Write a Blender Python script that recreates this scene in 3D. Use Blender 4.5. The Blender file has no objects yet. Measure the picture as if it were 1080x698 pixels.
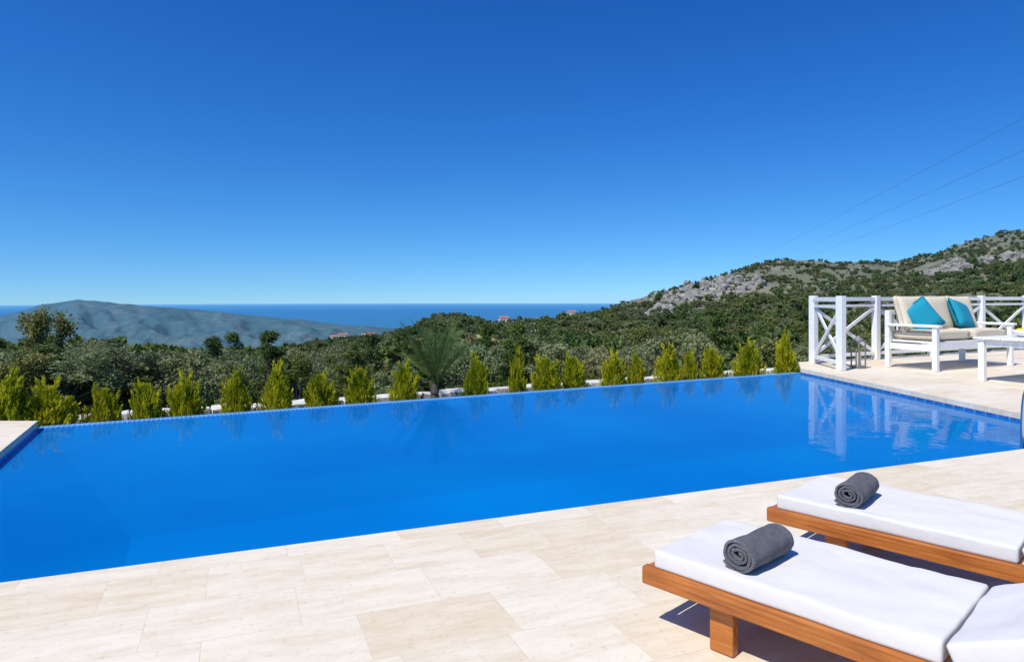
import bpy, bmesh, math, random
import numpy as np
from mathutils import Vector, noise, Matrix
random.seed(7); rng=np.random.default_rng(7)
scene=bpy.context.scene
COL=scene.collection
# ---------------------------------------------------------------- helpers
def link(o,parent=None):
    COL.objects.link(o)
    if parent: o.parent=parent
    return o
def mesh_obj(name,verts,faces,mat=None,parent=None,smooth=False,linkit=True):
    me=bpy.data.meshes.new(name); me.from_pydata([tuple(v) for v in verts],[],[tuple(f) for f in faces]); me.update()
    if mat: me.materials.append(mat)
    if smooth:
        me.polygons.foreach_set('use_smooth',[True]*len(me.polygons))
    o=bpy.data.objects.new(name,me)
    if linkit: link(o,parent)
    return o
def quads_mesh(name,V,mat,smooth=False):
    V=np.asarray(V,dtype=np.float32); n=V.shape[0]
    me=bpy.data.meshes.new(name)
    me.vertices.add(n*4); me.vertices.foreach_set('co',V.reshape(-1))
    me.loops.add(n*4); me.loops.foreach_set('vertex_index',np.arange(n*4,dtype=np.int32))
    me.polygons.add(n); me.polygons.foreach_set('loop_start',np.arange(0,n*4,4,dtype=np.int32))
    me.polygons.foreach_set('loop_total',np.full(n,4,dtype=np.int32))
    me.update(calc_edges=True); me.materials.append(mat)
    return me
def empty(name,loc=(0,0,0),rotz=0):
    e=bpy.data.objects.new(name,None); e.location=loc; e.rotation_euler=(0,0,rotz); e.empty_display_size=.2
    link(e); return e
def box(name,c,s,mat,parent=None,bev=0.0,rot=(0,0,0),seg=2):
    bm=bmesh.new(); bmesh.ops.create_cube(bm,size=1)
    for v in bm.verts: v.co=Vector((v.co.x*s[0],v.co.y*s[1],v.co.z*s[2]))
    if bev>0: bmesh.ops.bevel(bm,geom=bm.edges[:],offset=bev,segments=seg,affect='EDGES',profile=.5)
    me=bpy.data.meshes.new(name); bm.to_mesh(me); bm.free(); me.materials.append(mat)
    if bev>0.012: me.polygons.foreach_set('use_smooth',[True]*len(me.polygons))
    o=bpy.data.objects.new(name,me); o.location=c; o.rotation_euler=rot
    return link(o,parent)
def beam(name,p0,p1,w,h,mat,parent=None,bev=.004):
    p0=Vector(p0);p1=Vector(p1); d=p1-p0
    o=box(name,(p0+p1)/2,(d.length,w,h),mat,parent,bev)
    o.rotation_euler=d.to_track_quat('X','Z').to_euler(); return o
def tube_geo(p0,p1,r0,r1,n=7):
    p0=Vector(p0);p1=Vector(p1);d=(p1-p0).normalized()
    a=d.orthogonal().normalized(); b=d.cross(a)
    vs=[];
    for p,r in((p0,r0),(p1,r1)):
        for i in range(n):
            t=2*math.pi*i/n; vs.append(p+(a*math.cos(t)+b*math.sin(t))*r)
    fs=[(i,(i+1)%n,n+(i+1)%n,n+i) for i in range(n)]
    fs.append(tuple(range(n,2*n))); return vs,fs
def merge(parts):
    V=[];F=[]
    for v,f in parts:
        o=len(V); V+=list(v); F+=[tuple(i+o for i in ff) for ff in f]
    return V,F
# ---------------------------------------------------------------- materials
def newmat(name):
    m=bpy.data.materials.new(name); m.use_nodes=True; nt=m.node_tree
    b=nt.nodes['Principled BSDF']; return m,nt,b
def N(nt,t,**kw):
    n=nt.nodes.new(t)
    for k,v in kw.items(): setattr(n,k,v)
    return n
def ramp(nt,fac,stops):
    r=N(nt,'ShaderNodeValToRGB'); e=r.color_ramp.elements
    while len(e)<len(stops): e.new(.5)
    for i,(p,c) in enumerate(stops): e[i].position=p; e[i].color=(*c,1)
    nt.links.new(fac,r.inputs[0]); return r.outputs[0]
def noise_n(nt,scale,detail=4,vec=None,rough=.55,out='Fac'):
    n=N(nt,'ShaderNodeTexNoise'); n.inputs['Scale'].default_value=scale; n.inputs['Detail'].default_value=detail
    n.inputs['Roughness'].default_value=rough
    if vec is not None: nt.links.new(vec,n.inputs['Vector'])
    return n.outputs[out]
def mix(nt,fac,a,b,mode='MIX'):
    m=N(nt,'ShaderNodeMix',data_type='RGBA',blend_type=mode)
    for s,v in((m.inputs[0],fac),(m.inputs[6],a),(m.inputs[7],b)):
        if isinstance(v,(int,float)): s.default_value=v
        elif isinstance(v,tuple): s.default_value=(*v,1)
        else: nt.links.new(v,s)
    return m.outputs[2]
def bump(nt,b,h,strength,dist=.01):
    n=N(nt,'ShaderNodeBump'); n.inputs['Strength'].default_value=strength; n.inputs['Distance'].default_value=dist
    nt.links.new(h,n.inputs['Height']); nt.links.new(n.outputs[0],b.inputs['Normal'])
def math_n(nt,op,a,b=None):
    m=N(nt,'ShaderNodeMath',operation=op)
    for i,v in enumerate((a,b)):
        if v is None: continue
        if isinstance(v,(int,float)): m.inputs[i].default_value=v
        else: nt.links.new(v,m.inputs[i])
    return m.outputs[0]
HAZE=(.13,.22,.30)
def haze(nt,col,L=4500,hc=HAZE):  # aerial haze painted into the base colour, growing with distance from the origin
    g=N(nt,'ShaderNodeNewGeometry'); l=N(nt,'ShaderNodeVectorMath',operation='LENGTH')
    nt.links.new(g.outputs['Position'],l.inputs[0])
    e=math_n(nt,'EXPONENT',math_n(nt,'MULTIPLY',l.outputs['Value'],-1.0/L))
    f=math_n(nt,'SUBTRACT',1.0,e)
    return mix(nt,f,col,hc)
def objc(nt): return N(nt,'ShaderNodeTexCoord').outputs['Object']

def simple(name,col,rough=.5,nscale=30,var=.12,bmp=.1,bdist=.003,metal=0,spec=.5):
    m,nt,b=newmat(name); c=objc(nt)
    f=noise_n(nt,nscale,5,c)
    lo=tuple(x*(1-var) for x in col); hi=tuple(min(1,x*(1+var)) for x in col)
    nt.links.new(ramp(nt,f,[(.3,lo),(.7,hi)]),b.inputs['Base Color'])
    b.inputs['Roughness'].default_value=rough; b.inputs['Metallic'].default_value=metal
    b.inputs['Specular IOR Level'].default_value=spec
    if bmp: bump(nt,b,f,bmp,bdist)
    return m
M_white=simple('white_paint',(.80,.79,.77),.45,12,.07,.15)
M_cream=simple('cream_fabric',(.66,.57,.43),.9,180,.06,.25,.002)
M_teal=simple('teal_fabric',(.0,.25,.36),.85,160,.12,.25,.002)
M_metal=simple('brushed_steel',(.6,.62,.64),.18,60,.05,0,metal=1)
M_darkmetal=simple('grey_metal',(.18,.18,.19),.5,30,.1,.1)
M_yellow=simple('lemon_skin',(.75,.55,.04),.5,40,.1,.2)
M_bark=simple('bark',(.16,.13,.10),.9,25,.35,.6,.02)
M_wire=simple('wire',(.16,.2,.24),.6,5,.1,0)
M_houseW=simple('house_plaster',(.7,.68,.63),.9,1,.1,0)
M_roof=simple('roof_tile',(.36,.16,.09),.9,2,.2,0)
M_glass=simple('dark_window',(.04,.05,.06),.2,2,.1,0)

def mattress_mat():
    m,nt,b=newmat('mattress_fabric'); c=objc(nt)
    n1=noise_n(nt,3,3,c)
    nt.links.new(ramp(nt,n1,[(.3,(.66,.635,.615)),(.7,(.71,.685,.665))]),b.inputs['Base Color'])
    w=noise_n(nt,420,2,c); s=math_n(nt,'ADD',math_n(nt,'MULTIPLY',w,.12),math_n(nt,'MULTIPLY',noise_n(nt,5,3,c),1.0))
    b.inputs['Roughness'].default_value=.92; b.inputs['Specular IOR Level'].default_value=.15
    bump(nt,b,s,.45,.02); return m
M_matt=mattress_mat()
def wood_mat():
    m,nt,b=newmat('teak_wood'); c=objc(nt)
    mp=N(nt,'ShaderNodeMapping'); mp.inputs['Scale'].default_value=(1.2,22,22); nt.links.new(c,mp.inputs[0])
    f=noise_n(nt,2.2,7,mp.outputs[0],.65); f2=noise_n(nt,3,3,c)
    col=ramp(nt,f,[(.25,(.18,.045,.008)),(.5,(.45,.14,.022)),(.75,(.64,.26,.06))])
    col=mix(nt,.5,col,ramp(nt,f2,[(.3,(.6,.5,.45)),(.7,(1,1,1))]),'MULTIPLY')
    nt.links.new(col,b.inputs['Base Color']); b.inputs['Roughness'].default_value=.42
    bump(nt,b,f,.3,.004); return m
M_wood=wood_mat()
def towel_mat():
    m,nt,b=newmat('grey_terry'); c=objc(nt)
    f=noise_n(nt,220,3,c); f2=noise_n(nt,25,3,c)
    nt.links.new(mix(nt,.5,ramp(nt,f,[(.3,(.07,.072,.085)),(.7,(.28,.28,.305))]),ramp(nt,f2,[(.3,(.10,.102,.12)),(.7,(.22,.22,.24))])),b.inputs['Base Color'])
    b.inputs['Roughness'].default_value=1; b.inputs['Specular IOR Level'].default_value=.05
    bump(nt,b,f,1.0,.012); return m
M_towel=towel_mat()
ANG=math.atan2(3.76,9.30)
def deck_mat():
    m,nt,b=newmat('travertine'); c=objc(nt)
    mp=N(nt,'ShaderNodeMapping'); mp.inputs['Rotation'].default_value=(0,0,-ANG); mp.inputs['Location'].default_value=(.13,.21,0)
    nt.links.new(c,mp.inputs[0]); v=mp.outputs[0]
    br=N(nt,'ShaderNodeTexBrick',offset=.37,squash=.72,squash_frequency=3); nt.links.new(v,br.inputs['Vector'])
    br.inputs['Scale'].default_value=1; br.inputs['Brick Width'].default_value=.62; br.inputs['Row Height'].default_value=.405
    br.inputs['Mortar Size'].default_value=.0022; br.inputs['Mortar Smooth'].default_value=.3; br.inputs['Bias'].default_value=-.2
    br.inputs['Color1'].default_value=(.79,.715,.58,1); br.inputs['Color2'].default_value=(.63,.48,.29,1); br.inputs['Mortar'].default_value=(.56,.48,.36,1)
    n1=noise_n(nt,.9,5,v,.6); n2=noise_n(nt,30,7,v,.7)
    off=N(nt,'ShaderNodeVectorMath',operation='ADD'); nt.links.new(v,off.inputs[0])
    sc=N(nt,'ShaderNodeVectorMath',operation='SCALE'); nt.links.new(br.outputs['Color'],sc.inputs[0]); sc.inputs['Scale'].default_value=30; nt.links.new(sc.outputs[0],off.inputs[1])
    st=N(nt,'ShaderNodeMapping'); st.inputs['Scale'].default_value=(1.6,6,1); nt.links.new(off.outputs[0],st.inputs[0]); n3=noise_n(nt,1.5,8,st.outputs[0],.72)
    col=mix(nt,.32,br.outputs['Color'],ramp(nt,n1,[(.3,(.78,.70,.56)),(.7,(.70,.595,.43))]))
    col=mix(nt,.30,col,ramp(nt,n3,[(.38,(.55,.42,.26)),(.58,(.81,.745,.62))]))
    col=mix(nt,.25,col,ramp(nt,n2,[(.36,(.50,.40,.28)),(.44,(.98,.96,.92))]),'MULTIPLY')
    nt.links.new(col,b.inputs['Base Color']); b.inputs['Roughness'].default_value=.6; b.inputs['Specular IOR Level'].default_value=.25
    h=math_n(nt,'SUBTRACT',math_n(nt,'MULTIPLY',n2,.25),br.outputs['Fac']); bump(nt,b,h,.3,.004); return m
M_deck=deck_mat()
def mosaic_mat(name,c1,c2,mort,size,ang=ANG,rough=.25,msz=.08):
    m,nt,b=newmat(name); c=objc(nt)
    mp=N(nt,'ShaderNodeMapping'); mp.inputs['Rotation'].default_value=(0,0,-ang); nt.links.new(c,mp.inputs[0])
    br=N(nt,'ShaderNodeTexBrick',offset=0); s=N(nt,'ShaderNodeSeparateXYZ'); nt.links.new(mp.outputs[0],s.inputs[0])
    cb=N(nt,'ShaderNodeCombineXYZ'); nt.links.new(s.outputs[0],cb.inputs[0]); nt.links.new(math_n(nt,'ADD',s.outputs[1],s.outputs[2]),cb.inputs[1])
    nt.links.new(cb.outputs[0],br.inputs['Vector'])
    br.inputs['Scale'].default_value=1; br.inputs['Brick Width'].default_value=size; br.inputs['Row Height'].default_value=size; br.inputs['Mortar Size'].default_value=size*msz
    br.inputs['Color1'].default_value=(*c1,1); br.inputs['Color2'].default_value=(*c2,1); br.inputs['Mortar'].default_value=(*mort,1)
    nt.links.new(br.outputs['Color'],b.inputs['Base Color']); b.inputs['Roughness'].default_value=rough
    return m
M_basin=mosaic_mat('pool_mosaic',(.010,.31,.74),(.008,.28,.69),(.02,.34,.76),.05)
M_band=mosaic_mat('pool_band_mosaic',(.01,.05,.22),(.02,.12,.42),(.12,.25,.45),.05)
M_weir=mosaic_mat('weir_mosaic',(.03,.24,.62),(.05,.32,.70),(.25,.46,.72),.05,math.atan2(5.4,10.78),msz=.12)
def water_mat():
    m=bpy.data.materials.new('pool_water'); m.use_nodes=True; nt=m.node_tree; nt.nodes.clear()
    o=N(nt,'ShaderNodeOutputMaterial'); t=N(nt,'ShaderNodeBsdfTransparent'); t.inputs[0].default_value=(.45,.88,.96,1)
    c=objc(nt); d=N(nt,'ShaderNodeBsdfDiffuse')
    nt.links.new(ramp(nt,noise_n(nt,.35,3,c,.5),[(.35,(.0,.17,.54)),(.65,(.0,.235,.64))]),d.inputs[0])
    g=N(nt,'ShaderNodeBsdfGlossy'); g.inputs['Roughness'].default_value=.0
    g.inputs['Color'].default_value=(.8,.92,1,1)
    bp=N(nt,'ShaderNodeBump'); bp.inputs['Strength'].default_value=.16; bp.inputs['Distance'].default_value=.02
    nt.links.new(noise_n(nt,3.2,3,c,.55),bp.inputs['Height']); nt.links.new(bp.outputs[0],g.inputs['Normal'])
    body=N(nt,'ShaderNodeMixShader'); body.inputs[0].default_value=.65; nt.links.new(t.outputs[0],body.inputs[1]); nt.links.new(d.outputs[0],body.inputs[2])
    f=N(nt,'ShaderNodeFresnel'); f.inputs[0].default_value=1.105
    mx=N(nt,'ShaderNodeMixShader'); nt.links.new(f.outputs[0],mx.inputs[0]); nt.links.new(body.outputs[0],mx.inputs[1]); nt.links.new(g.outputs[0],mx.inputs[2])
    nt.links.new(mx.outputs[0],o.inputs[0]); return m
M_water=water_mat()
def leaf_mat(name,dark,light,trans=.25,hz=True,nscale=1.5,randvar=.5):
    m,nt,b=newmat(name); out=nt.nodes['Material Output']; c=objc(nt)
    f=noise_n(nt,nscale,3,c,.6)
    col=ramp(nt,f,[(.32,dark),(.68,light)])
    oi=N(nt,'ShaderNodeObjectInfo')
    tint=ramp(nt,oi.outputs['Random'],[(0,(.35,.42,.42)),(.25,(1,.90,.65)),(.5,(.6,.8,.6)),(.75,(1.0,.82,.62)),(1,(1.0,1.0,1.0))])
    col=mix(nt,randvar,col,tint,'MULTIPLY')
    if hz:
        g=N(nt,'ShaderNodeNewGeometry'); wn=noise_n(nt,.022,4,g.outputs['Position'],.6)
        col=mix(nt,.8,col,ramp(nt,wn,[(.36,(.5,.6,.5)),(.5,(.85,.88,.78)),(.64,(1.0,.92,.70))]),'MULTIPLY')
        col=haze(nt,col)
    nt.links.new(col,b.inputs['Base Color']); b.inputs['Roughness'].default_value=.6; b.inputs['Specular IOR Level'].default_value=.2
    tr=N(nt,'ShaderNodeBsdfTranslucent'); nt.links.new(col,tr.inputs[0])
    mx=N(nt,'ShaderNodeMixShader'); mx.inputs[0].default_value=trans
    nt.links.new(b.outputs[0],mx.inputs[1]); nt.links.new(tr.outputs[0],mx.inputs[2]); nt.links.new(mx.outputs[0],out.inputs[0]); return m
M_olive=leaf_mat('olive_leaves',(.24,.27,.14),(.46,.49,.30),.35,randvar=.7)
M_pine=leaf_mat('pine_needles',(.09,.14,.035),(.24,.31,.09),.33,randvar=.7)
M_scrub=leaf_mat('scrub_leaves',(.17,.20,.06),(.37,.38,.14),.33,randvar=.7)
M_gold=leaf_mat('golden_conifer',(.24,.29,.010),(.68,.63,.03),.4,False,5,.25)
M_palm=leaf_mat('palm_fronds',(.05,.10,.02),(.14,.20,.05),.2,False,3,.2)
M_grass=leaf_mat('grass_blades',(.16,.2,.02),(.36,.38,.05),.3,False,3,.2)

# ---------------------------------------------------------------- world + sun + camera
SD=Vector((0.60,0.62,-1.28)).normalized()   # light travel direction
el=math.asin(-SD.z); az=math.atan2(-SD.x,-SD.y)
w=bpy.data.worlds.new('World'); scene.world=w; w.use_nodes=True; nt=w.node_tree; bg=nt.nodes['Background']
sk=N(nt,'ShaderNodeTexSky',sky_type='NISHITA'); sk.sun_disc=False; sk.sun_elevation=el; sk.sun_rotation=az
sk.altitude=200; sk.air_density=1.0; sk.dust_density=.6; sk.ozone_density=3.0
tc=N(nt,'ShaderNodeTexCoord'); va=N(nt,'ShaderNodeVectorMath',operation='ADD'); va.inputs[1].default_value=(0,0,.075)
vn=N(nt,'ShaderNodeVectorMath',operation='NORMALIZE'); nt.links.new(tc.outputs['Generated'],va.inputs[0]); nt.links.new(va.outputs[0],vn.inputs[0]); nt.links.new(vn.outputs[0],sk.inputs['Vector'])
hs=N(nt,'ShaderNodeHueSaturation'); hs.inputs['Saturation'].default_value=1.2; hs.inputs['Value'].default_value=1
nt.links.new(sk.outputs[0],hs.inputs['Color'])
tn=mix(nt,1.0,hs.outputs[0],(.55,1.0,1.25),'MULTIPLY')
sp=N(nt,'ShaderNodeSeparateColor'); cb=N(nt,'ShaderNodeCombineColor'); nt.links.new(tn,sp.inputs[0])
for i,(ref,g,mul) in enumerate(((.19,1.7,1.05),(.46,1.35,.90),(.68,1.08,1.0))):
    a=math_n(nt,'MINIMUM',math_n(nt,'MULTIPLY',sp.outputs[i],.12/ref),1.5)
    nt.links.new(math_n(nt,'MULTIPLY',math_n(nt,'POWER',a,g),ref*mul/.12),cb.inputs[i])
nt.links.new(cb.outputs[0],bg.inputs[0]); bg.inputs[1].default_value=.12
sl=bpy.data.lights.new('sun','SUN'); sl.energy=4.7; sl.angle=math.radians(.53); sl.color=(1,.96,.88)
so=bpy.data.objects.new('sun',sl); link(so); so.rotation_euler=SD.to_track_quat('-Z','Y').to_euler(); so.location=(-20,-20,40)
cd=bpy.data.cameras.new('camera'); cd.lens=24; cd.sensor_width=36; cd.shift_y=-38/1080; cd.clip_end=120000; cd.clip_start=.05
cam=bpy.data.objects.new('camera',cd); link(cam); cam.location=(0,0,1.4); cam.rotation_euler=(math.pi/2,0,0); scene.camera=cam
scene.view_settings.view_transform='Standard'; scene.view_settings.look='None'; scene.view_settings.exposure=0

# ---------------------------------------------------------------- pool + deck
A=(-3.15,3.06); B=(6.15,6.82); C=(5.50,13.0); D=(-5.28,7.6)
def prism(name,polys,z1,z0,mat):
    bm=bmesh.new(); cache={}
    def gv(p):
        if p not in cache: cache[p]=bm.verts.new((p[0],p[1],z1))
        return cache[p]
    fs=[bm.faces.new([gv(p) for p in poly]) for poly in polys]
    bmesh.ops.recalc_face_normals(bm,faces=fs)
    r=bmesh.ops.extrude_face_region(bm,geom=fs)
    for g in r['geom']:
        if isinstance(g,bmesh.types.BMVert): g.co.z=z0
    bmesh.ops.recalc_face_normals(bm,faces=bm.faces[:])
    me=bpy.data.meshes.new(name); bm.to_mesh(me); bm.free(); me.materials.append(mat)
    return link(bpy.data.objects.new(name,me))
F_=(5.98,14.25); G_=(18,20.25)
prism('stone_deck',[[(-14,3.06),A,B,(18,6.82),(18,-8),(-14,-8)],[(-14,3.06),A,D,(-14,7.6)],[B,C,F_,G_,(18,6.82)]],0,-.07,M_deck)
pool=empty('swimming_pool')
def wall(name,p,q,z1,z0,mat,th=.25,side=1,parent=pool):
    p=Vector(p);q=Vector(q);d=(q-p).normalized(); n=Vector((d.y,-d.x))*side*th
    b=[p,q,q+n,p+n]; V=[(v.x,v.y,z1) for v in b]+[(v.x,v.y,z0) for v in b]
    return mesh_obj(name,V,[(0,1,2,3),(7,6,5,4),(0,4,5,1),(1,5,6,2),(2,6,7,3),(3,7,4,0)],mat,parent)
wall('wall_near',A,B,-.073,-1.6,M_basin)
wall('wall_left',D,A,-.073,-1.6,M_basin)
wall('wall_right',B,C,-.073,-1.6,M_band)
wall('infinity_edge',C,D,-.088,-1.6,M_weir,.16)
mesh_obj('pool_floor',[(*A,-1.45),(*B,-1.45),(*C,-1.45),(*D,-1.45)],[(0,1,2,3)],M_basin,pool)
mesh_obj('water',[(*A,-.10),(*B,-.10),(*C,-.10),(*D,-.10)],[(0,1,2,3)],M_water,pool)
M_stone=simple('wall_stone',(.62,.59,.54),.9,9,.3,.6,.02)
tw=empty('terrace_retaining_wall')
wall('wall_side',(5.56,13.1),(5.98,14.18),-.073,-3,M_stone,.3,1,tw)
wall('wall_back',(6.1,14.2),(17.9,20.1),-.073,-5,M_stone,.3,1,tw)
def tube_curve(name,pts,r,mat,parent=None):
    cu=bpy.data.curves.new(name,'CURVE'); cu.dimensions='3D'; cu.bevel_depth=r; cu.bevel_resolution=4
    s=cu.splines.new('NURBS'); s.points.add(len(pts)-1)
    for i,p in enumerate(pts): s.points[i].co=(*p,1)
    s.use_endpoint_u=True; s.order_u=3; cu.materials.append(mat)
    return link(bpy.data.objects.new(name,cu),parent)
lad=empty('pool_ladder',(4.97,6.36,0),ANG)
for i,x in enumerate((0,.5)):
    tube_curve('handrail_%d'%(i+1),[(x,-.35,0),(x,-.35,.3),(x,-.33,.56),(x,-.1,.60),(x,.16,.56),(x,.2,.3),(x,.2,-.3),(x,.2,-.9)],.02,M_metal,lad)
for z in (-.25,-.5,-.75): box('step',(.25,.2,z),(.48,.09,.025),M_metal,lad,.004)

# ---------------------------------------------------------------- terrain
P0=Vector((-5.28,7.6)); U=Vector((10.78,5.4)).normalized(); NN=Vector((-U.y,U.x))
TB=[(-2.5,-.09,250),(-1.03,-.096,250),(-.75,-.096,250),(-.542,-.099,260),(-.444,-.097,300),(-.389,-.090,500),(-.278,-.072,850),(-.194,-.063,950),(-.153,-.053,850),(-.111,-.034,700),(-.069,-.033,700),(-.028,-.044,750),(.028,-.041,800),(.083,-.033,800),(.139,-.024,800),(.194,-.006,800),(.25,.011,800),(.306,.029,800),(.347,.046,800),(.375,.052,800),(.431,.050,800),(.472,.047,800),(.556,.050,820),(.611,.062,820),(.667,.080,820),(.708,.088,820),(.75,.093,820),(.917,.110,820),(2.5,.13,800)]
TK=[t[0] for t in TB]; TS=[t[1] for t in TB]; TR=[t[2] for t in TB]
ROCKS=[(140,500,42,26,9),(168,560,20,16,6),(338,520,24,14,5),(395,545,22,12,5),(92,420,10,9,4),(300,470,12,8,4)]
def sstep(a,b,x):
    t=min(1,max(0,(x-a)/(b-a))); return t*t*(3-2*t)
def rockmask(x,y):
    m=0
    for rx,ry,a,b,h in ROCKS:
        d=((x-rx)/a)**2+((y-ry)/b)**2
        if d<3: m=max(m,math.exp(-d*1.6))
    return m
def height(X,Y):
    q=(X-P0.x)*NN.x+(Y-P0.y)*NN.y
    k=X/max(Y,.1); s=float(np.interp(k,TK,TS)); R=float(np.interp(k,TK,TR))
    if Y<=R:
        wv=max(0,math.log(max(Y,20)/20)/math.log(R/20))
        p=1.8-0.85*sstep(-.07,.03,s)
        ss=-.22+(s+.22)*(1-(1-wv)**p)
        z=1.4+Y*ss
        a=min(1,Y/150)
        z+=Y*.022*noise.fractal(Vector((X/110+3,Y/110,0)),.9,2.1,5)*a*(.25+.75*(1-wv**6))
        z+=.3*noise.noise(Vector((X/6,Y/6,1)))
        if Y>300:
            for rx,ry,aa,bb,h in ROCKS:
                d=((X-rx)/aa)**2+((Y-ry)/bb)**2
                if d<3: z+=h*math.exp(-d*1.8)*(1+.6*noise.noise(Vector((X/9,Y/9,3))))
    else:
        z=1.4+R*s-(Y-R)*.22
        z+=R*.022*noise.fractal(Vector((X/110+3,Y/110,0)),.9,2.1,5)*.25
        z=max(z,-480)
    b=sstep(2.2,9,q)
    if Y<60:
        z=-.78*(1-b)+z*b
        if q<.22: z=-2.2
    return z
nk,ny=420,320
ks=np.linspace(-1.6,1.9,nk); ys=np.exp(np.linspace(math.log(2.0),math.log(3200),ny))
V=[(k*y,y,height(k*y,y)) for y in ys for k in ks]
Fc=[(j*nk+i,j*nk+i+1,(j+1)*nk+i+1,(j+1)*nk+i) for j in range(ny-1) for i in range(nk-1)]
def ground_mat():
    m,nt,b=newmat('hillside_soil'); c=objc(nt)
    n1=noise_n(nt,.03,6,c,.6); n2=noise_n(nt,.35,5,c,.7)
    col=mix(nt,.5,ramp(nt,n1,[(.35,(.08,.10,.04)),(.52,(.15,.15,.07)),(.68,(.33,.27,.18))]),ramp(nt,n2,[(.3,(.05,.07,.03)),(.65,(.24,.21,.13))]))
    at=N(nt,'ShaderNodeAttribute',attribute_name='rocky'); n3=noise_n(nt,.25,8,c,.75)
    f=math_n(nt,'MULTIPLY',at.outputs['Fac'],1.6); f=math_n(nt,'MINIMUM',f,1.0)
    col=mix(nt,f,col,ramp(nt,n3,[(.35,(.13,.12,.08)),(.5,(.32,.29,.24)),(.68,(.50,.46,.40))]))
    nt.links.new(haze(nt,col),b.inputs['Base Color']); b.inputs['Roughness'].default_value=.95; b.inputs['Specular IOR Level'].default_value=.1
    bump(nt,b,n2,.5,1.0); return m
ter=mesh_obj('hillside_terrain',V,Fc,ground_mat(),smooth=True)
at=ter.data.attributes.new('rocky','FLOAT','POINT'); at.data.foreach_set('value',[rockmask(v[0],v[1]) if 380<v[1]<720 else 0.0 for v in V])
# distant mountain
mk=[(-1.6,-.055),(-1.1,-.05),(-.83,-.04),(-.75,-.031),(-.72,-.024),(-.694,-.015),(-.66,-.0095),(-.632,-.007),(-.605,-.010),(-.57,-.013),(-.53,-.0165),(-.49,-.0195),(-.44,-.024),(-.39,-.029),(-.33,-.035),(-.27,-.041),(-.2,-.048),(-.12,-.058),(0,-.07)]
MK=[a for a,_ in mk]; MS=[b for _,b in mk]
V=[];nk2,ny2=400,90
for j in range(ny2):
    y=4300+j*50
    for i in range(nk2):
        k=-1.6+1.6*i/(nk2-1); s=float(np.interp(k,MK,MS)); zr=1.4+6800*s
        t=(y-4300)/2500; f=t if t<1 else max(0,1-(t-1)*1.5)
        z=-470+(zr+470)*f
        rg=1-abs(noise.fractal(Vector((k*6800/700,y/900,5)),.9,2.1,6))*1.6
        z+=(rg-.7)*110*min(1,f*2.2)*(1-f**5)+12*noise.fractal(Vector((k*y/220,y/220,2)),.9,2.1,4)
        V.append((k*y,y,z))
Fc=[(j*nk2+i,j*nk2+i+1,(j+1)*nk2+i+1,(j+1)*nk2+i) for j in range(ny2-1) for i in range(nk2-1)]
def mtn_mat():
    m,nt,b=newmat('mountain_scrub'); c=objc(nt)
    n1=noise_n(nt,.004,9,c,.75); n2=noise_n(nt,.03,4,c,.7)
    col=mix(nt,.4,ramp(nt,n1,[(.38,(.02,.055,.02)),(.5,(.05,.09,.04)),(.64,(.22,.20,.14))]),ramp(nt,n2,[(.4,(.02,.05,.02)),(.62,(.13,.15,.09))]))
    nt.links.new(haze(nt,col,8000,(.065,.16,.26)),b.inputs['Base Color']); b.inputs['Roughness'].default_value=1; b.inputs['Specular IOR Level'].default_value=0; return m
mesh_obj('distant_mountain',V,Fc,mtn_mat(),smooth=True)
def sea_mat():
    m=bpy.data.materials.new('sea_water'); m.use_nodes=True; nt=m.node_tree; nt.nodes.clear()
    o=N(nt,'ShaderNodeOutputMaterial'); d=N(nt,'ShaderNodeBsdfDiffuse')
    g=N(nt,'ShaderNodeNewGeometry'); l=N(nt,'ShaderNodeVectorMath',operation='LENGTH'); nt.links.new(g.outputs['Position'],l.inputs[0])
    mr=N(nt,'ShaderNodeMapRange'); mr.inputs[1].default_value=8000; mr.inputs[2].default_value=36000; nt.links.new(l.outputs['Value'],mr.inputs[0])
    nt.links.new(ramp(nt,mr.outputs[0],[(0,(.04,.17,.32)),(.4,(.04,.18,.37)),(.75,(.07,.24,.44)),(1,(.14,.34,.52))]),d.inputs[0]); nt.links.new(d.outputs[0],o.inputs[0]); return m  # paler far out: horizon haze painted into the sea colour
sv=[(0,0,-450)]+[(37000*math.cos(a),37000*math.sin(a),-450) for a in np.linspace(0,2*math.pi,129)[:-1]]
mesh_obj('sea',sv,[(0,i+1,(i+1)%128+1) for i in range(128)],sea_mat())

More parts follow.
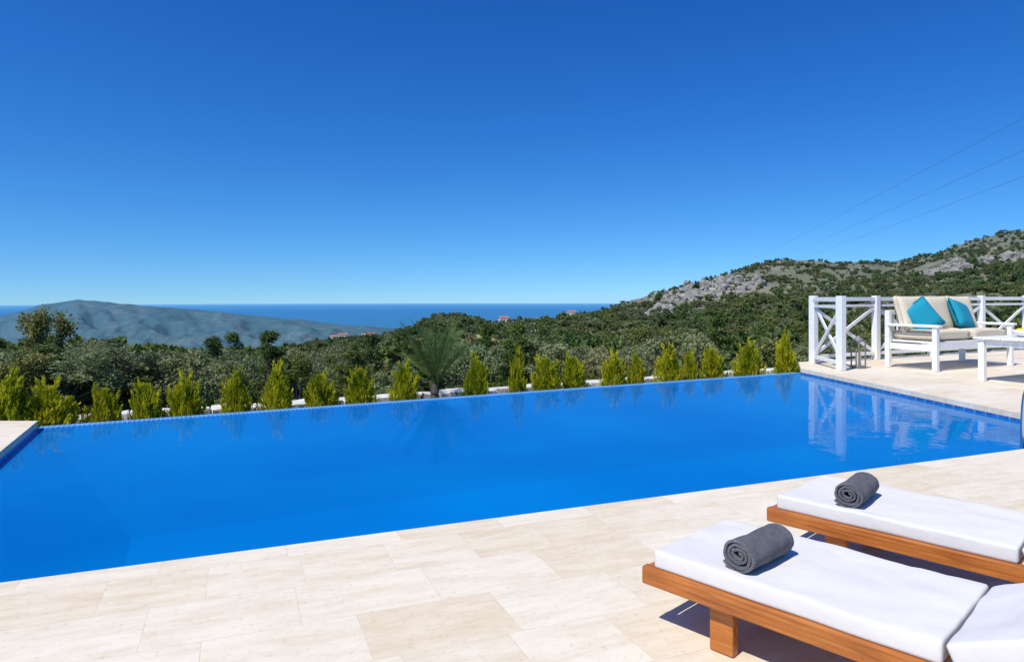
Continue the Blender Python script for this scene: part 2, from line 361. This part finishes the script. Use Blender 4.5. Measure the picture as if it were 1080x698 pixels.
# ---------------------------------------------------------------- vegetation builders
def rand_unit(n):
    v=rng.normal(size=(n,3)); return v/np.linalg.norm(v,axis=1,keepdims=True)
def leaf_quads(cent,length,width,direc=None,spread=1.0):
    n=len(cent); d=rand_unit(n)
    if direc is not None:
        d=direc+spread*d; d/=np.linalg.norm(d,axis=1,keepdims=True)
    s=np.cross(d,rand_unit(n)); s/=np.linalg.norm(s,axis=1,keepdims=True)
    L=(length*rng.uniform(.6,1.3,n))[:,None]; W=(width*rng.uniform(.6,1.3,n))[:,None]
    c=cent
    return np.stack([c-d*L*.5, c+s*W*.5, c+d*L*.5, c-s*W*.5],axis=1)
def crown(n,clumps,rx,rz,cz,leafL,leafW,csize=.3,shape='round'):
    u=rand_unit(clumps)*rng.uniform(.45,1,(clumps,1))**.6
    if shape=='cone':
        h=rng.uniform(0,1,clumps); a=rng.uniform(0,6.28,clumps); r=(1-h)**.8*rng.uniform(.5,1,clumps)
        cc=np.stack([np.cos(a)*r*rx,np.sin(a)*r*rx,cz-rz+h*2*rz],1)
    else:
        cc=u*np.array([rx,rx,rz])+np.array([0,0,cz])
        cc[:,2]+=rng.normal(0,rz*.12,clumps)
    idx=rng.integers(0,clumps,n); sz=rng.uniform(.6,1.3,clumps)[idx][:,None]*csize*rx
    p=cc[idx]+rand_unit(n)*sz*rng.uniform(.2,1,(n,1))**.5*np.array([1,1,.75])
    return leaf_quads(p,leafL,leafW),cc
def add_trunk(me_name,q,cc,base_r,h0,mat,top_z):
    parts=[]; p=Vector((0,0,-.3)); segs=[p]
    for i in range(3):
        p=p+Vector((random.uniform(-.12,.12)*h0,random.uniform(-.12,.12)*h0,(h0+.3)/3)); segs.append(p)
    for i in range(3): parts.append(tube_geo(segs[i],segs[i+1],base_r*(1-.15*i),base_r*(1-.15*(i+1))))
    for c in cc[::max(1,len(cc)//10)]:
        c=Vector(c); midp=segs[-1].lerp(c,.5)+Vector((0,0,-.05*h0))
        parts.append(tube_geo(segs[-1],midp,base_r*.5,base_r*.28,5)); parts.append(tube_geo(midp,c,base_r*.28,base_r*.08,5))
    V,F=merge(parts)
    off=len(V); nq=len(q); V=[tuple(v) for v in V]+[tuple(v) for v in q.reshape(-1,3)]
    F2=F+[(off+4*i,off+4*i+1,off+4*i+2,off+4*i+3) for i in range(nq)]
    me=bpy.data.meshes.new(me_name); me.from_pydata(V,[],F2); me.materials.append(M_bark); me.materials.append(mat)
    me.polygons.foreach_set('material_index',[0]*len(F)+[1]*nq); me.update(); return me
def coll(name,meshes):
    c=bpy.data.collections.new(name)
    for m in meshes: c.objects.link(bpy.data.objects.new(m.name,m))
    return c
near=[];far=[]
for i in range(3):
    q,cc=crown(5200,34,1.5,1.15,2.3,.17,.07,.28); near.append(add_trunk('olive_near_%d'%i,q,cc,.13,1.3,M_olive,3))
for i in range(2):
    q,cc=crown(5200,40,1.2,1.5,2.0,.17,.07,.26); near.append(add_trunk('scrub_near_%d'%i,q,cc,.10,.8,M_scrub,3))
q,cc=crown(5000,40,1.2,1.9,2.5,.16,.05,.25,'cone'); near.append(add_trunk('pine_near',q,cc,.12,1.5,M_pine,4))
for i in range(3):
    q,cc=crown(700,16,2.0,1.5,2.2,.7,.42,.34); far.append(add_trunk('pine_far_%d'%i,q,cc,.15,1.3,M_pine,3))
for i in range(2):
    q,cc=crown(600,14,1.9,1.2,1.6,.65,.4,.34); far.append(add_trunk('scrub_far_%d'%i,q,cc,.15,.9,M_scrub,3))
q,cc=crown(600,14,2.0,1.3,1.9,.65,.36,.34); far.append(add_trunk('olive_far',q,cc,.15,1.2,M_olive,3))
c_near=coll('near_tree_source',near); c_far=coll('far_tree_source',far)
def scatter(name,pts,rots,scl,collection):
    me=bpy.data.meshes.new(name); me.from_pydata(pts,[],[])
    a=me.attributes.new('rot','FLOAT_VECTOR','POINT'); a.data.foreach_set('vector',np.array(rots,dtype=np.float32).reshape(-1))
    a=me.attributes.new('scl','FLOAT_VECTOR','POINT'); a.data.foreach_set('vector',np.array(scl,dtype=np.float32).reshape(-1))
    o=link(bpy.data.objects.new(name,me))
    ng=bpy.data.node_groups.new(name,'GeometryNodeTree')
    ng.interface.new_socket('Geometry',in_out='INPUT',socket_type='NodeSocketGeometry'); ng.interface.new_socket('Geometry',in_out='OUTPUT',socket_type='NodeSocketGeometry')
    gi=ng.nodes.new('NodeGroupInput'); go=ng.nodes.new('NodeGroupOutput')
    ci=ng.nodes.new('GeometryNodeCollectionInfo'); ci.inputs['Collection'].default_value=collection
    ci.inputs['Separate Children'].default_value=True; ci.inputs['Reset Children'].default_value=True
    ip=ng.nodes.new('GeometryNodeInstanceOnPoints'); ip.inputs['Pick Instance'].default_value=True
    def na(n):
        x=ng.nodes.new('GeometryNodeInputNamedAttribute'); x.data_type='FLOAT_VECTOR'; x.inputs['Name'].default_value=n
        return [s for s in x.outputs if s.enabled and s.name=='Attribute'][0]
    ng.links.new(gi.outputs[0],ip.inputs['Points']); ng.links.new(ci.outputs[0],ip.inputs['Instance'])
    ng.links.new(na('rot'),ip.inputs['Rotation']); ng.links.new(na('scl'),ip.inputs['Scale'])
    ng.links.new(ip.outputs[0],go.inputs[0])
    md=o.modifiers.new('scatter','NODES'); md.node_group=ng; return o
def in_rock(x,y):
    for rx,ry,a,b,h in ROCKS:
        if ((x-rx)/a)**2+((y+12-ry)/(b+12))**2<1: return True
    return False
pts=[];rot=[];scl=[]
while len(pts)<430:
    k=random.uniform(-1.15,1.15); y=math.exp(random.uniform(math.log(11),math.log(95))); x=k*y
    q=(x-P0.x)*NN.x+(y-P0.y)*NN.y
    if q<5.0: continue
    if x>4.5 and y<20.5 and q<6.5: continue
    z=height(x,y)
    lim=.078-.018*sstep(-.3,.1,k)     # keep the grove below the view of the bay
    smax=(1.4-y*lim-z)/3.6
    s=min(random.uniform(.65,1.25),max(.3,smax*random.uniform(.7,1.1))) if y<70 else random.uniform(.5,.9)
    pts.append((x,y,z)); rot.append((random.uniform(-.1,.1),random.uniform(-.1,.1),random.uniform(0,6.28))); wd=max(s,.62); scl.append((wd*random.uniform(.85,1.15),wd*random.uniform(.85,1.15),s))
scatter('olive_grove',pts,rot,scl,c_near)
pts=[];rot=[];scl=[]
while len(pts)<19000:
    k=random.uniform(-1.0,1.05); y=math.exp(random.uniform(math.log(75),math.log(1000)))
    R=float(np.interp(k,TK,TR))
    if y>R*1.03: continue
    if y<220 and random.random()<.45: continue
    x=k*y
    if in_rock(x,y) and random.random()<.72: continue
    if y>130 and noise.noise(Vector((x/45,y/60,7)))>.26 and random.random()<.8: continue
    if y>130 and abs(noise.noise(Vector((x/150+9,y/90,2))))<.025 and random.random()<.85: continue
    s=random.uniform(.35,1.05)*(1.0+.45*(random.random()<.12))
    if y<300: s*=.85
    pts.append((x,y,height(x,y)-.2)); rot.append((random.uniform(-.1,.1),random.uniform(-.1,.1),random.uniform(0,6.28))); scl.append((s*1.15,s*1.15,s*random.uniform(.8,1.3)))
scatter('hillside_forest',pts,rot,scl,c_far)

# rocks
def rock_mat():
    m,nt,b=newmat('limestone'); c=objc(nt)
    n=noise_n(nt,.3,8,c,.75); col=ramp(nt,n,[(.35,(.15,.14,.115)),(.5,(.35,.32,.27)),(.68,(.54,.50,.45))])
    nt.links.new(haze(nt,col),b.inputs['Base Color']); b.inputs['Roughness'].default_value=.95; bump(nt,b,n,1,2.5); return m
M_rock=rock_mat()
def rockpile(name,cx,cy,a,b,n,smin,smax):
    bm=bmesh.new()
    for i in range(n):
        t=random.uniform(0,6.28); r=random.random()**.6; x=cx+a*r*math.cos(t); y=cy+b*r*math.sin(t); s=random.uniform(smin,smax)
        r_=bmesh.ops.create_icosphere(bm,subdivisions=2,radius=1); off=Vector((random.random()*50,random.random()*50,0))
        sx,sy,sz=s*random.uniform(.7,1.4),s*random.uniform(.7,1.2),s*random.uniform(.6,1.3); z=height(x,y)
        for v in r_['verts']:
            d=v.co.normalized(); f=1+.7*noise.noise(d*1.6+off)+.4*noise.noise(d*4+off)
            v.co=Vector((x+d.x*sx*f,y+d.y*sy*f,z+d.z*sz*f))
    me=bpy.data.meshes.new(name); bm.to_mesh(me); bm.free(); me.materials.append(M_rock); link(bpy.data.objects.new(name,me))
for (cx,cy,a,b,h) in ROCKS: rockpile('rock_outcrop',cx,cy,a,b,int(a*b/9)+8,1.2,4.2)

# golden conifer shrubs
def conifer_mesh(i):
    n=4200; h=rng.uniform(0,1,n)**1.15; a=rng.uniform(0,6.283,n)
    prof=.32*np.sqrt(np.clip(1-h,0,1))*(.45+.55*np.minimum(1,h*5+.45))
    lob=1+.22*np.sin(a*3+i*2+h*7)+.15*np.sin(a*7+h*13+i)
    r=prof*lob*rng.uniform(.45,1.05,n)
    p=np.stack([np.cos(a)*r,np.sin(a)*r,.05+h*1.0],1)
    d=np.stack([np.cos(a)*.45,np.sin(a)*.45,np.full(n,1.0)],1)
    q=leaf_quads(p,.10,.022,d,.35)
    m=18; tq=[]
    for j in range(m):
        hh=random.uniform(.3,1.0); aa=random.uniform(0,6.28); rr=.32*math.sqrt(max(0,1-hh))
        c=np.array([math.cos(aa)*rr,math.sin(aa)*rr,.05+hh]); dd=np.array([math.cos(aa)*.35,math.sin(aa)*.35,1.]); dd/=np.linalg.norm(dd)
        t=rng.uniform(0,.17,60)[:,None]; pp=c+dd*t+rng.normal(0,.022,(60,3))*(1-t*4)
        tq.append(leaf_quads(pp,.07,.018,np.repeat(dd[None],60,0),.4))
    q=np.concatenate([q]+tq)
    V,F=tube_geo((0,0,-.1),(0,0,.7),.02,.008); off=len(V); V=[tuple(v) for v in V]+[tuple(v) for v in q.reshape(-1,3)]
    me=bpy.data.meshes.new('conifer_%d'%i); me.from_pydata(V,[],F+[(off+4*k,off+4*k+1,off+4*k+2,off+4*k+3) for k in range(len(q))])
    me.materials.append(M_bark); me.materials.append(M_gold); me.polygons.foreach_set('material_index',[0]*len(F)+[1]*len(q)); me.update(); return me
CM=[conifer_mesh(i) for i in range(5)]
rows=[(-.45,1.08,1.25),(0.0,.98,1.2),(.53,.93,.85),(1.08,.97,.85),(1.49,1.01,.95),(2.17,1.02,.85),(2.69,1.05,.98),(3.31,1.0,.98),(3.90,1.05,.9),(4.55,1.0,.98),(5.76,1.05,.9),(6.47,1.12,.58),(7.07,1.1,1.05),(7.64,1.03,.9),(8.42,1.07,.95),(8.88,1.05,.62),(9.76,1.08,1.0),(10.3,1.05,.65),(10.8,1.1,.95),(11.76,1.1,1.15),(12.8,1.2,.9)]
for i,(t,hs_,ws) in enumerate(rows):
    p=P0+U*t+NN*(1.0+random.uniform(-.06,.06))
    o=bpy.data.objects.new('conifer_shrub',CM[i%5]); link(o); o.location=(p.x,p.y,-.80); o.scale=(ws,ws,hs_*random.uniform(.95,1.03)); o.rotation_euler=(random.uniform(-.05,.05),random.uniform(-.05,.05),random.uniform(0,6.28))
n=9000; t=rng.uniform(-2.5,13,n); o_=rng.uniform(.25,1.6,n)
gp=np.stack([P0.x+U.x*t+NN.x*o_,P0.y+U.y*t+NN.y*o_,np.full(n,-.72)],1)
me=quads_mesh('grass',leaf_quads(gp,.2,.02,np.tile([0,0,1.],(n,1)),.5),M_grass); link(bpy.data.objects.new('grass',me))
# stone wall
bm=bmesh.new()
for row,(z0,z1) in enumerate(((-.95,-.66),(-.655,-.42),(-.415,-.25))):
    t=-4.0
    while t<13.4:
        L=random.uniform(.22,.5); p=P0+U*(t+L/2)+NN*1.85; th=.34+random.uniform(-.04,.03)
        r=bmesh.ops.create_cube(bm,size=1)
        for v in r['verts']:
            l=v.co; x=l.x*(L-.012); y=l.y*th; z=(z0+z1)/2+l.z*(z1-z0-.004)+(random.uniform(-.02,.02) if row==2 and l.z>0 else 0)
            x+=random.uniform(-.012,.012); y+=random.uniform(-.02,.02)
            v.co=Vector((p.x+U.x*x+NN.x*y,p.y+U.y*x+NN.y*y,z))
        t+=L
bmesh.ops.bevel(bm,geom=bm.edges[:],offset=.012,segments=1,affect='EDGES')
me=bpy.data.meshes.new('stone_wall'); bm.to_mesh(me); bm.free(); me.materials.append(M_stone); link(bpy.data.objects.new('stone_wall',me))

# individual trees
def branch_tree(name,x,y,ztop,spread,leafmat,nleaf,seed,trunk=.06,leaf=(.09,.05),wide=1.0):
    random.seed(seed); parts=[]; tips=[]; zb=height(x,y); H=ztop-zb
    def grow(p,d,L,r,lev):
        n=3
        for i in range(n):
            d2=(d+Vector((random.uniform(-.2,.2),random.uniform(-.2,.2),random.uniform(-.02,.15)))).normalized(); p2=p+d2*L/n
            parts.append([p.copy(),p2.copy(),r*(1-.18*i),r*(1-.18*(i+1))]); p=p2; d=d2
            if lev>=1: tips.append(p.copy())
        if lev<3:
            for j in range(3 if lev<2 else 2):
                a=random.uniform(0,6.28); s=spread*random.uniform(.5,1.1)
                grow(p,(d+Vector((math.cos(a)*s,math.sin(a)*s,random.uniform(-.05,.4)))).normalized(),L*.66,r*.48,lev+1)
    grow(Vector((0,0,0)),Vector((0,0,1)),1.0,trunk,0)
    mx=max(t.z for t in tips); sc=H/mx
    def S(v): return Vector((v.x*sc*wide,v.y*sc*wide,v.z*sc))
    V,F=merge([tube_geo(S(a),S(b),r0,r1,6) for a,b,r0,r1 in parts]); V=[tuple(v) for v in V]
    T=np.array([tuple(S(t)) for t in tips]); nF=len(F)
    if nleaf:
        idx=rng.integers(0,len(T),nleaf); q=leaf_quads(T[idx]+rng.normal(0,H*.028,(nleaf,3)),*leaf); off=len(V)
        V+= [tuple(v) for v in q.reshape(-1,3)]; F=F+[(off+4*k,off+4*k+1,off+4*k+2,off+4*k+3) for k in range(nleaf)]
    me=bpy.data.meshes.new(name); me.from_pydata(V,[],F); me.materials.append(M_bark); me.materials.append(leafmat)
    me.polygons.foreach_set('material_index',[0]*nF+[1]*(len(F)-nF)); me.update()
    o=bpy.data.objects.new(name,me); o.location=(x,y,zb); link(o); return o
branch_tree('deciduous_tree',-10.1,14.6,1.0,.75,M_scrub,3000,5,.05,(.08,.045),.62)
branch_tree('bare_tree',.9,21,.55,.8,M_olive,150,11,.05)
branch_tree('bare_tree',-5.6,22,-.4,.8,M_olive,500,3,.05)
branch_tree('deciduous_tree',5.0,25,.15,.6,M_scrub,3600,21,.08,(.12,.06))
branch_tree('deciduous_tree',8.3,21.5,-.1,.6,M_scrub,3800,41,.08,(.12,.06))
branch_tree('bare_tree',-8.2,29,-.9,.8,M_olive,900,8,.06)
random.seed(99)
# palm
def palm(loc,H,L,nf):
    parts=[]; p=Vector((0,0,0))
    for i in range(6):
        p2=p+Vector((random.uniform(-.01,.01),0,H/6)); parts.append(tube_geo(p,p2,.075,.06,8)); p=p2
    V,F=merge(parts); V=[tuple(v) for v in V]; nF=len(F); Q=[]
    for f in range(nf):
        a=2.4*f+random.uniform(-.2,.2); e=math.radians(86-50*(f/nf)+random.uniform(-6,6)); pos=Vector((0,0,H)); ll=L*random.uniform(.8,1.1)
        for s in range(26):
            d=Vector((math.cos(a)*math.cos(e),math.sin(a)*math.cos(e),math.sin(e))); nx=pos+d*ll/26
            side=d.cross(Vector((0,0,1))).normalized(); 
            Q.append([pos-side*.008,nx-side*.006,nx+side*.006,pos+side*.008])
            if s>4:
                lf=.22*ll*math.sin(math.pi*min(1,(s-2)/25))+.04
                for sg in(-1,1):
                    tip=pos+side*sg*lf*.55+d*lf*.85+Vector((0,0,.02)); Q.append([pos,pos+d*.022,tip,tip-d*.004])
            pos=nx; e-=math.radians(.9)
    off=len(V); V+=[tuple(v) for qq in Q for v in qq]; F=F+[(off+4*k,off+4*k+1,off+4*k+2,off+4*k+3) for k in range(len(Q))]
    me=bpy.data.meshes.new('palm_tree'); me.from_pydata(V,[],F); me.materials.append(M_bark); me.materials.append(M_palm)
    me.polygons.foreach_set('material_index',[0]*nF+[1]*len(Q)); me.update(); o=bpy.data.objects.new('palm_tree',me); o.location=loc; link(o)
pp=P0+U*5.15+NN*1.25
palm((pp.x,pp.y,-.85),.8,1.08,26)

# distant houses
def house(x,y,w,d,h,rz):
    e=empty('village_house',(x,y,height(x,y)+.8),rz)
    box('walls',(0,0,h/2-1),(w,d,h+2),M_houseW,e,0)
    V=[(-w/2-.4,-d/2-.4,h),(w/2+.4,-d/2-.4,h),(w/2+.4,d/2+.4,h),(-w/2-.4,d/2+.4,h),(-w/2-.4,0,h+1.6),(w/2+.4,0,h+1.6)]
    mesh_obj('roof',V,[(0,1,5,4),(2,3,4,5),(0,4,3),(1,2,5),(3,2,1,0)],M_roof,e)
    for i in range(3): box('window_%d'%i,(-w/2+w*(i+.5)/3,-d/2-.02,h*.55),(w*.12,.06,h*.3),M_glass,e)
for a in [(-208,840,11,8,6,.3),(-186,870,10,7,6,-.2),(-222,850,9,7,5,.1),(-165,800,9,7,5,.1),(-8,670,9,6,5,.2),(22,720,8,6,4,-.3),(118,620,7,6,4,.5),(60,690,8,6,5,.1)]: house(*a)

# power lines
def pole(x,y,z0,h):
    e=empty('power_pole',(x,y,z0)); 
    V,F=tube_geo((0,0,-1),(0,0,h),.22,.14,10); mesh_obj('mast',V,F,M_wire,e)
    box('crossarm',(0,0,h-.6),(7,.2,.2),M_wire,e)
    return e
pw=empty('power_lines')
FX,FY=330,905
z1=height(FX,FY)
pole(FX,FY,z1,44-z1); pole(76,84,height(76,84),33)
for i,(xa,za,xb,zb) in enumerate(((-4,44,-3,28.5),(0,43,0,25),(4,42,3,22))):
    cu=bpy.data.curves.new('cable_%d'%i,'CURVE'); cu.dimensions='3D'; cu.bevel_depth=.028; s=cu.splines.new('POLY'); s.points.add(30)
    for j in range(31):
        t=j/30; s.points[j].co=(FX+xa*6+(76+xb-FX-xa*6)*t,FY+(84-FY)*t,za+(zb-za)*t-6*t*(1-t),1)
    cu.materials.append(M_wire); link(bpy.data.objects.new('cable_%d'%i,cu),pw)

# ---------------------------------------------------------------- railing
rail=empty('wooden_railing')
def bay(p,q,i,h=1.36):
    p=Vector(p);q=Vector(q); d=(q-p).normalized()
    a=p+d*.055; b=q-d*.055
    beam('top_rail_%d'%i,(a.x,a.y,h-.05),(b.x,b.y,h-.05),.07,.08,M_white,rail)
    beam('mid_rail_%d'%i,(a.x,a.y,h-.19),(b.x,b.y,h-.19),.045,.05,M_white,rail)
    beam('bottom_rail_%d'%i,(a.x,a.y,.14),(b.x,b.y,.14),.045,.07,M_white,rail)
    beam('brace_a_%d'%i,(a.x,a.y,.19),(b.x,b.y,h-.23),.03,.07,M_white,rail)
    n=Vector((-d.y,d.x))*.032
    beam('brace_b_%d'%i,(a.x+n.x,a.y+n.y,h-.23),(b.x+n.x,b.y+n.y,.19),.03,.07,M_white,rail)
def post(p,i,h=1.38): box('post_%d'%i,(p[0],p[1],h/2+.002),(.13,.13,h),M_white,rail,.008,rot=(0,0,.46)); 
c0=Vector((6.16,13.95)); c1=Vector((6.08,12.62))
post(c0,0);post(c1,1); bay(c0,c1,0)
prev=c0
for i in range(6):
    nx=c0+U*1.95*(i+1); post(nx,i+2); bay(prev,nx,i+1); prev=nx

# ---------------------------------------------------------------- sofa
UA=math.atan2(U.y,U.x)
def cushion(name,c,s,mat,parent,rot=(0,0,0),puff=.5):
    bm=bmesh.new(); bmesh.ops.create_cube(bm,size=1); bmesh.ops.subdivide_edges(bm,edges=bm.edges[:],cuts=7,use_grid_fill=True)
    for v in bm.verts:
        x,y,z=[2*t for t in v.co]
        f=(max(0,1-abs(x)**4)*max(0,1-abs(y)**4))**.35
        th=(1-puff)+puff*f
        v.co=Vector((x*s[0]/2*(1-.06*(1-y*y)*puff*(abs(x)>.9)),y*s[1]/2*(1-.06*(1-x*x)*puff*(abs(y)>.9)),z*s[2]/2*th))
    bmesh.ops.bevel(bm,geom=[e for e in bm.edges if e.calc_face_angle(0)>.9],offset=min(s)*.12,segments=3,affect='EDGES')
    me=bpy.data.meshes.new(name); bm.to_mesh(me); bm.free(); me.materials.append(mat); me.polygons.foreach_set('use_smooth',[True]*len(me.polygons))
    o=bpy.data.objects.new(name,me); o.location=c; o.rotation_euler=rot; return link(o,parent)
sofa=empty('garden_sofa',(7.72,12.44,0),UA)
W=2.4; Dp=.92
for i,(x,y,h) in enumerate(((0,0,.80),(W,0,.80),(0,Dp,1.1),(W,Dp,1.1))): box('leg_%d'%i,(x,y,h/2+.002),(.09,.09,h),M_white,sofa,.008)
for i,x in enumerate((0,W)):
    box('arm_%d'%i,(x,Dp/2-.06,.825),(.13,Dp+.06,.05),M_white,sofa,.01)
    box('side_rail_%d'%i,(x,Dp/2,.42),(.04,Dp-.1,.12),M_white,sofa,.006)
box('front_rail',(W/2,0,.47),(W-.1,.05,.15),M_white,sofa,.006)
box('seat_deck',(W/2,Dp/2,.52),(W-.1,Dp-.1,.04),M_white,sofa,.006)
box('back_top_rail',(W/2,Dp,1.06),(W-.1,.06,.09),M_white,sofa,.006)
box('back_low_rail',(W/2,Dp,.55),(W-.1,.06,.07),M_white,sofa,.006)
for i in range(14): box('slat_%d'%i,(.14+i*(W-.28)/13,Dp,.80),(.07,.03,.42),M_white,sofa,.004)
for i in range(2):
    cushion('seat_cushion_%d'%i,(W*(.25+.5*i),Dp/2-.03,.645),(W/2-.08,Dp-.14,.2),M_cream,sofa,puff=.25)
for i in range(3):
    cushion('back_cushion_%d'%i,(W*(i+.5)/3,Dp-.20,1.03),(W/3-.04,.72,.2),M_cream,sofa,rot=(math.radians(74),0,0),puff=.4)
cushion('throw_pillow_1',(.46,Dp-.38,.97),(.66,.66,.2),M_teal,sofa,rot=(math.radians(66),math.radians(-28),math.radians(-12)),puff=.85)
cushion('throw_pillow_2',(1.72,Dp-.38,.99),(.78,.64,.2),M_teal,sofa,rot=(math.radians(66),math.radians(12),math.radians(10)),puff=.85)
# coffee table
tb=empty('coffee_table',(7.97,10.41,0),UA)
TW,TD,TH=1.6,.75,.70
for i,(x,y) in enumerate(((0,0),(TW,0),(0,TD),(TW,TD))): box('leg_%d'%i,(x,y,TH/2-.018),(.09,.09,TH-.04),M_white,tb,.006)
for i in range(7): box('top_slat_%d'%i,(TW/2,-.04+i*(TD+.08)/6,TH),(TW+.16,.13,.035),M_white,tb,.006)
box('apron_front',(TW/2,0,TH-.08),(TW-.1,.03,.09),M_white,tb,.004); box('apron_back',(TW/2,TD,TH-.08),(TW-.1,.03,.09),M_white,tb,.004)
box('apron_side',(0,TD/2,TH-.08),(.03,TD-.1,.09),M_white,tb,.004)
fb=empty('fruit_bowl',(8.30,11.05,.72))
prof=[(.05,0),(.09,.01),(.16,.06),(.19,.11),(.18,.11),(.15,.065),(.08,.02),(0.001,.018)]
V=[];F=[];n=24
for r,z in prof: V+=[(r*math.cos(2*math.pi*i/n),r*math.sin(2*math.pi*i/n),z) for i in range(n)]
for j in range(len(prof)-1): F+=[(j*n+i,j*n+(i+1)%n,(j+1)*n+(i+1)%n,(j+1)*n+i) for i in range(n)]
mesh_obj('bowl',V,F,M_white,fb,True)
for i in range(6):
    bm=bmesh.new(); bmesh.ops.create_uvsphere(bm,u_segments=14,v_segments=10,radius=.05)
    for v in bm.verts:
        v.co.x*=1.25; 
        if abs(v.co.x)>.055: v.co.y*=.8; v.co.z*=.8
    me=bpy.data.meshes.new('lemon'); bm.to_mesh(me); bm.free(); me.materials.append(M_yellow); me.polygons.foreach_set('use_smooth',[True]*len(me.polygons))
    o=bpy.data.objects.new('lemon_%d'%i,me); o.location=(.07*math.cos(i*1.25),.07*math.sin(i*1.25),.09 if i<5 else .15); o.rotation_euler=(0,.3,i); link(o,fb)
# lantern
ln=empty('floor_lantern',(6.62,13.05,0),.4)
box('base',(0,0,.03),(.2,.2,.05),M_darkmetal,ln,.006); box('cap',(0,0,.52),(.2,.2,.03),M_darkmetal,ln,.006)
for i,(x,y) in enumerate(((-.085,-.085),(.085,-.085),(-.085,.085),(.085,.085))): box('bar_%d'%i,(x,y,.28),(.02,.02,.45),M_darkmetal,ln)
V,F=tube_geo((0,0,.055),(0,0,.3),.05,.05,16); mesh_obj('candle',V,F,M_cream,ln)
V,F=tube_geo((0,0,.536),(0,0,.62),.09,.02,12); mesh_obj('vent',V,F,M_darkmetal,ln)

# ---------------------------------------------------------------- sun loungers (local x = long axis, y = width)
def lounger(x,y,hinge=1.1):
    ang=math.atan2(-.722,.692)
    e=empty('sun_lounger',(x,y,0),ang); Wd=.64; Lg=1.98
    for s,yy in(('near',.022),('far',Wd-.022)):
        box('side_rail_'+s,(Lg/2,yy,.225),(Lg,.044,.075),M_wood,e,.008)
    box('end_rail_foot',(.022,Wd/2,.222),(.04,Wd-.092,.07),M_wood,e,.006); box('end_rail_head',(Lg-.022,Wd/2,.222),(.04,Wd-.092,.07),M_wood,e,.006)
    for i,xx in enumerate((.34,Lg-.3)):
        for j,yy in enumerate((.07,Wd-.07)): box('leg_%d%d'%(i,j),(xx,yy,.1305),(.10,.045,.257),M_wood,e,.006)
        box('cross_%d'%i,(xx,Wd/2,.17),(.05,Wd-.2,.05),M_wood,e,.004)
    for i in range(13): box('slat_%d'%i,(.09+i*(hinge-.12)/12,Wd/2,.248),(.055,Wd-.1,.018),M_wood,e,.003)
    TK_=.072
    def pad(name,L,c,rot,sd):
        bm=bmesh.new(); bmesh.ops.create_cube(bm,size=1)
        for v in bm.verts: v.co=Vector((v.co.x*L,v.co.y*(Wd-.03),v.co.z*TK_))
        bmesh.ops.bevel(bm,geom=bm.edges[:],offset=.014,segments=3,affect='EDGES',profile=.6)
        bmesh.ops.subdivide_edges(bm,edges=[e_ for e_ in bm.edges if e_.calc_length()>.3],cuts=24,use_grid_fill=True)
        for v in bm.verts:
            if v.co.z>0: v.co.z+=.008*noise.noise(Vector((v.co.x*4+sd,v.co.y*4,0)))+.005*noise.noise(Vector((v.co.x*13+sd,v.co.y*9,0)))
            v.co.y+=.005*noise.noise(Vector((v.co.x*5,sd,v.co.y)))
        me=bpy.data.meshes.new(name); bm.to_mesh(me); bm.free(); me.materials.append(M_matt); me.polygons.foreach_set('use_smooth',[True]*len(me.polygons))
        o=bpy.data.objects.new(name,me); o.location=c; o.rotation_euler=rot; link(o,e)
    pad('mattress_seat',hinge-.05,((hinge+.05)/2,Wd/2,.262+TK_/2),(0,0,0),x)
    a=math.radians(24); Lb=.80
    pad('mattress_back',Lb,(hinge+.02+Lb/2*math.cos(a),Wd/2,.30+Lb/2*math.sin(a)),(0,-a,0),y+5)
    for s,yy in(('n',.085),('f',Wd-.085)): 
        box('back_frame_'+s,(hinge+.04+Lb/2*math.cos(a),yy,.245+Lb/2*math.sin(a)),(Lb,.04,.035),M_wood,e,.004,rot=(0,-a,0))
    return e
l1=lounger(.545,2.875); l2=lounger(1.364,3.664)
def towel(l,t,y0,y1,R=.066,rz=0.0):
    turns=3.6; n=150; V=[];F=[]; m=14
    for i in range(n+1):
        f=i/n; a=f*turns*2*math.pi; r=.012+(R-.012)*f
        for s in range(m+1):
            yy=y0+(y1-y0)*s/m
            w_=.005*noise.noise(Vector((a*.9,yy*14,t*9)))+.002*noise.noise(Vector((a*3,yy*40,1)))
            jit=.012*noise.noise(Vector((f*6,3+s,t))) if s in(0,m) else 0
            V.append(((r+w_)*math.cos(-a+1.2)*1.10,yy+jit,(r+w_)*math.sin(-a+1.2)*.94))
    for i in range(n):
        for s in range(m): F.append((i*(m+1)+s,i*(m+1)+s+1,(i+1)*(m+1)+s+1,(i+1)*(m+1)+s))
    o=mesh_obj('rolled_towel',V,F,M_towel,None,True)
    md=o.modifiers.new('s','SOLIDIFY'); md.thickness=.011; md.offset=0
    b=o.modifiers.new('b','BEVEL'); b.width=.003; b.segments=2; b.limit_method='ANGLE'
    ang=l.rotation_euler.z; M=Matrix.Translation(l.location)@Matrix.Rotation(ang,4,'Z')@Matrix.Translation((t,0,.334+R*.96))@Matrix.Rotation(rz,4,'Z')
    o.matrix_world=M
towel(l1,.40,.06,.37,rz=-.05); towel(l2,.40,.06,.37,rz=.08)
